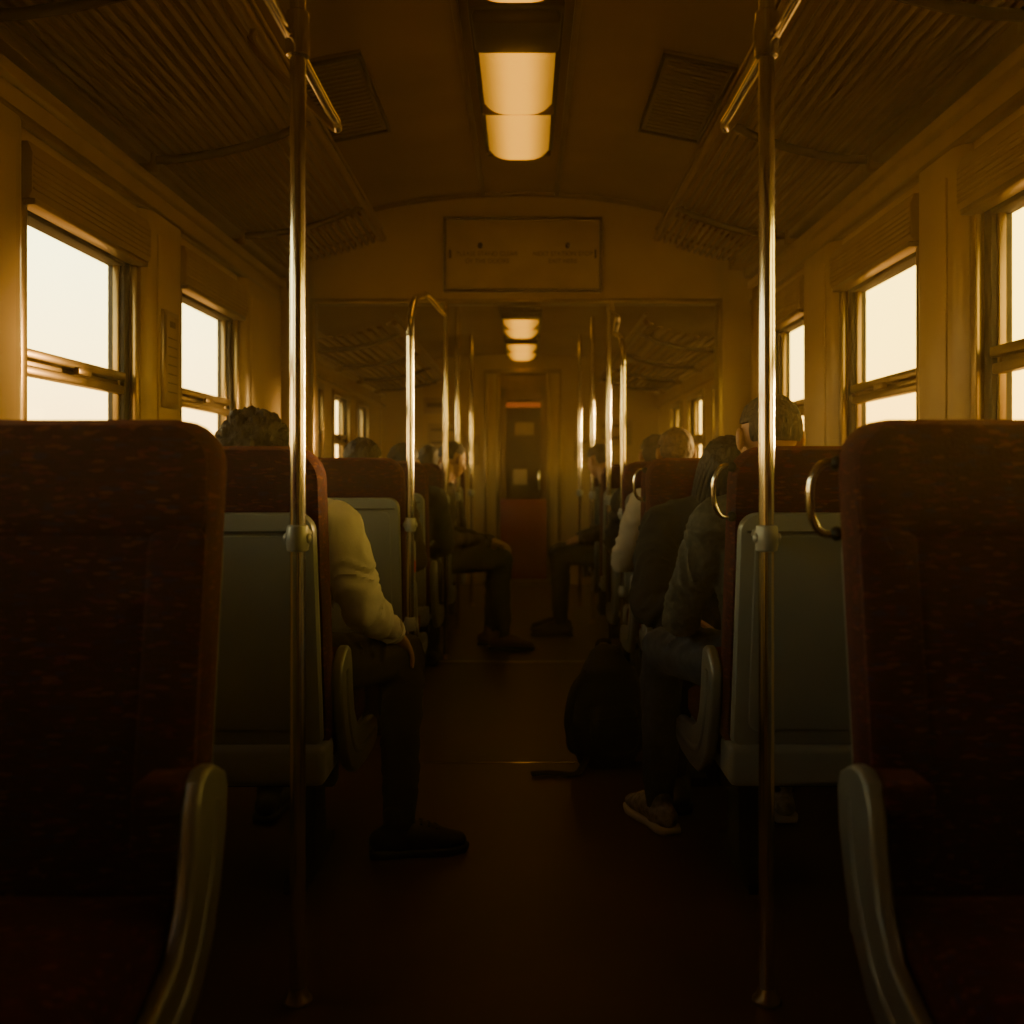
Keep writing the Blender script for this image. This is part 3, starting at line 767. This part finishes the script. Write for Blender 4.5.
# ------------------------------------------------------------------ small things
b=MB()
X=Matrix.Translation((.315,3.80,0))@Matrix.Rotation(.25,4,'Z')
body=[sweep([(0,0,.05),(0,.0,.12),(0,0,.25),(0,.01,.36),(0,.02,.41)],[(.125,.085),(.14,.095),(.135,.09),(.11,.075),(.07,.05)],20,side=(1,0,0)),
      sweep([(0,-.075,.09),(0,-.085,.14),(0,-.075,.22)],[(.09,.035),(.10,.042),(.085,.03)],16,side=(1,0,0)),
      sweep([(-.13,0,.08),(-.14,0,.16)],[(.03,.05),(.03,.05)],10,side=(1,0,0)),sweep([(.13,0,.08),(.14,0,.16)],[(.03,.05),(.03,.05)],10,side=(1,0,0))]
V,F,Nn=remesh(body,.008,3)
for i in range(len(V)):
    V[i]+=Nn[i]*noise.noise(Vector(V[i])*14)*.008
V[:,2]=np.maximum(V[:,2],.002)
b.add([tuple(v) for v in V],F,'nylon',X)
b.tube(catmull([(-.03,.05,.42),(-.02,.05,.46),(.02,.05,.46),(.03,.05,.42)],6),.008,'nylon',8,X=X)
b.tube(catmull([(-.09,-.02,.36),(-.15,-.05,.30),(-.175,-.06,.18),(-.14,-.05,.07)],8),[(.016,.005)]*25,'nylon',8,X=X)
b.tube(catmull([(-.10,-.06,.05),(-.16,-.12,.014),(-.22,-.10,.012),(-.26,-.08,.012),(-.32,-.08,.012)],8),[(.018,.008)]*33,'nylon',8,side=(0,1,0),X=X)
b.tube(catmull([(-.08,-.115,.20),(0,-.128,.21),(.08,-.115,.20)],8),.0035,'dark',6,X=X)
b.obj('backpack')
b=MB(); cx,cy=-.484,4.185
z0=.6585
def rg(r,z): return [(cx+r*math.cos(2*math.pi*j/20),cy+r*math.sin(2*math.pi*j/20),z0+z) for j in range(20)]
b.rings([rg(r,z) for r,z in [(.024,.0),(.027,.006),(.027,.13),(.025,.16),(.014,.185),(.012,.19),(.012,.20)]],'bottle')
b.rings([rg(.0276,z) for z in (.035,.085)],'plabel')
b.rings([rg(r,z) for r,z in ((.0145,.193),(.0145,.212),(.012,.215))],'plabel')
b.obj('drink_bottle')

# ------------------------------------------------------------------ haze volume added to scatter golden light and lift the blacks
b=MB(); b.box((XL-.03,YB-.05,-.02),(XR+.03,YE+.05,2.82),'wall',0)
hz=b.obj('air_haze')
m=bpy.data.materials.new('haze_volume'); m.use_nodes=True; nt=m.node_tree
for x in list(nt.nodes): nt.nodes.remove(x)
o=nt.nodes.new('ShaderNodeOutputMaterial'); v=nt.nodes.new('ShaderNodeVolumeScatter')
v.inputs['Color'].default_value=(1,.78,.45,1); v.inputs['Density'].default_value=.011; v.inputs['Anisotropy'].default_value=.4
nt.links.new(v.outputs[0],o.inputs['Volume'])
hz.data.materials.clear(); hz.data.materials.append(m)

# ------------------------------------------------------------------ world
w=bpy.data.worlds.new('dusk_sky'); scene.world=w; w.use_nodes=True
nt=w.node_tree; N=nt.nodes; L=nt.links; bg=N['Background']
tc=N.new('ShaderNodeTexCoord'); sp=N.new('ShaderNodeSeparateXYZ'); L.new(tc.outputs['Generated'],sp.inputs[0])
def ramp(els,src):
    r=N.new('ShaderNodeValToRGB'); e=r.color_ramp.elements
    e[0].position,e[0].color=els[0][0],(*els[0][1],1); e[1].position,e[1].color=els[1][0],(*els[1][1],1)
    for p,c in els[2:]:
        q=e.new(p); q.color=(*c,1)
    L.new(src,r.inputs[0]); return r
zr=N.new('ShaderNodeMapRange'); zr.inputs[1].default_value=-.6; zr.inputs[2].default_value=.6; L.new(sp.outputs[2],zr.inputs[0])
# 0.5 = horizon; golden glow below it added to light ceiling and racks
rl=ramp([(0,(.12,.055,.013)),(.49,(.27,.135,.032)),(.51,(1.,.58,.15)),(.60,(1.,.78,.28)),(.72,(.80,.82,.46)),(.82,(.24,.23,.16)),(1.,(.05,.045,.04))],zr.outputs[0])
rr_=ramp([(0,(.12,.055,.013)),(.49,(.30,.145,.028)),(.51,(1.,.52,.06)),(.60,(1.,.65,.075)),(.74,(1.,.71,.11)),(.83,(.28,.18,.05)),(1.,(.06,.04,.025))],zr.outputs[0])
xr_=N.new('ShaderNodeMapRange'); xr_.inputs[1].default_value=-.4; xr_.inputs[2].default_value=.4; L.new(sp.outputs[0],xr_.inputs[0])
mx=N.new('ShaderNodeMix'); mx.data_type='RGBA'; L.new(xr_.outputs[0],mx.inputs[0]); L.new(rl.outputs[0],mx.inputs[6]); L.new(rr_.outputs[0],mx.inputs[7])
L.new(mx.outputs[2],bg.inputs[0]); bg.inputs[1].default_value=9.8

sl=bpy.data.lights.new('low_sun','SUN'); so=bpy.data.objects.new('low_sun',sl); COL.objects.link(so)
sl.energy=13.0; sl.angle=math.radians(6); sl.color=(1,.58,.18)
so.rotation_euler=Vector((-.80,-.58,-.06)).to_track_quat('-Z','Y').to_euler(); so.location=(6,6,3)

# ------------------------------------------------------------------ camera
cd=bpy.data.cameras.new('camera'); cam=bpy.data.objects.new('camera',cd); COL.objects.link(cam)
cam.location=(0,0,1.1); cam.rotation_euler=(math.pi/2,0,0)
cd.sensor_width=36; cd.lens=1000/1024*36; cd.shift_x=-13/1024; cd.shift_y=-37/1024; cd.clip_start=.05
cd.dof.use_dof=True; cd.dof.focus_distance=2.8; cd.dof.aperture_fstop=2.6
scene.camera=cam
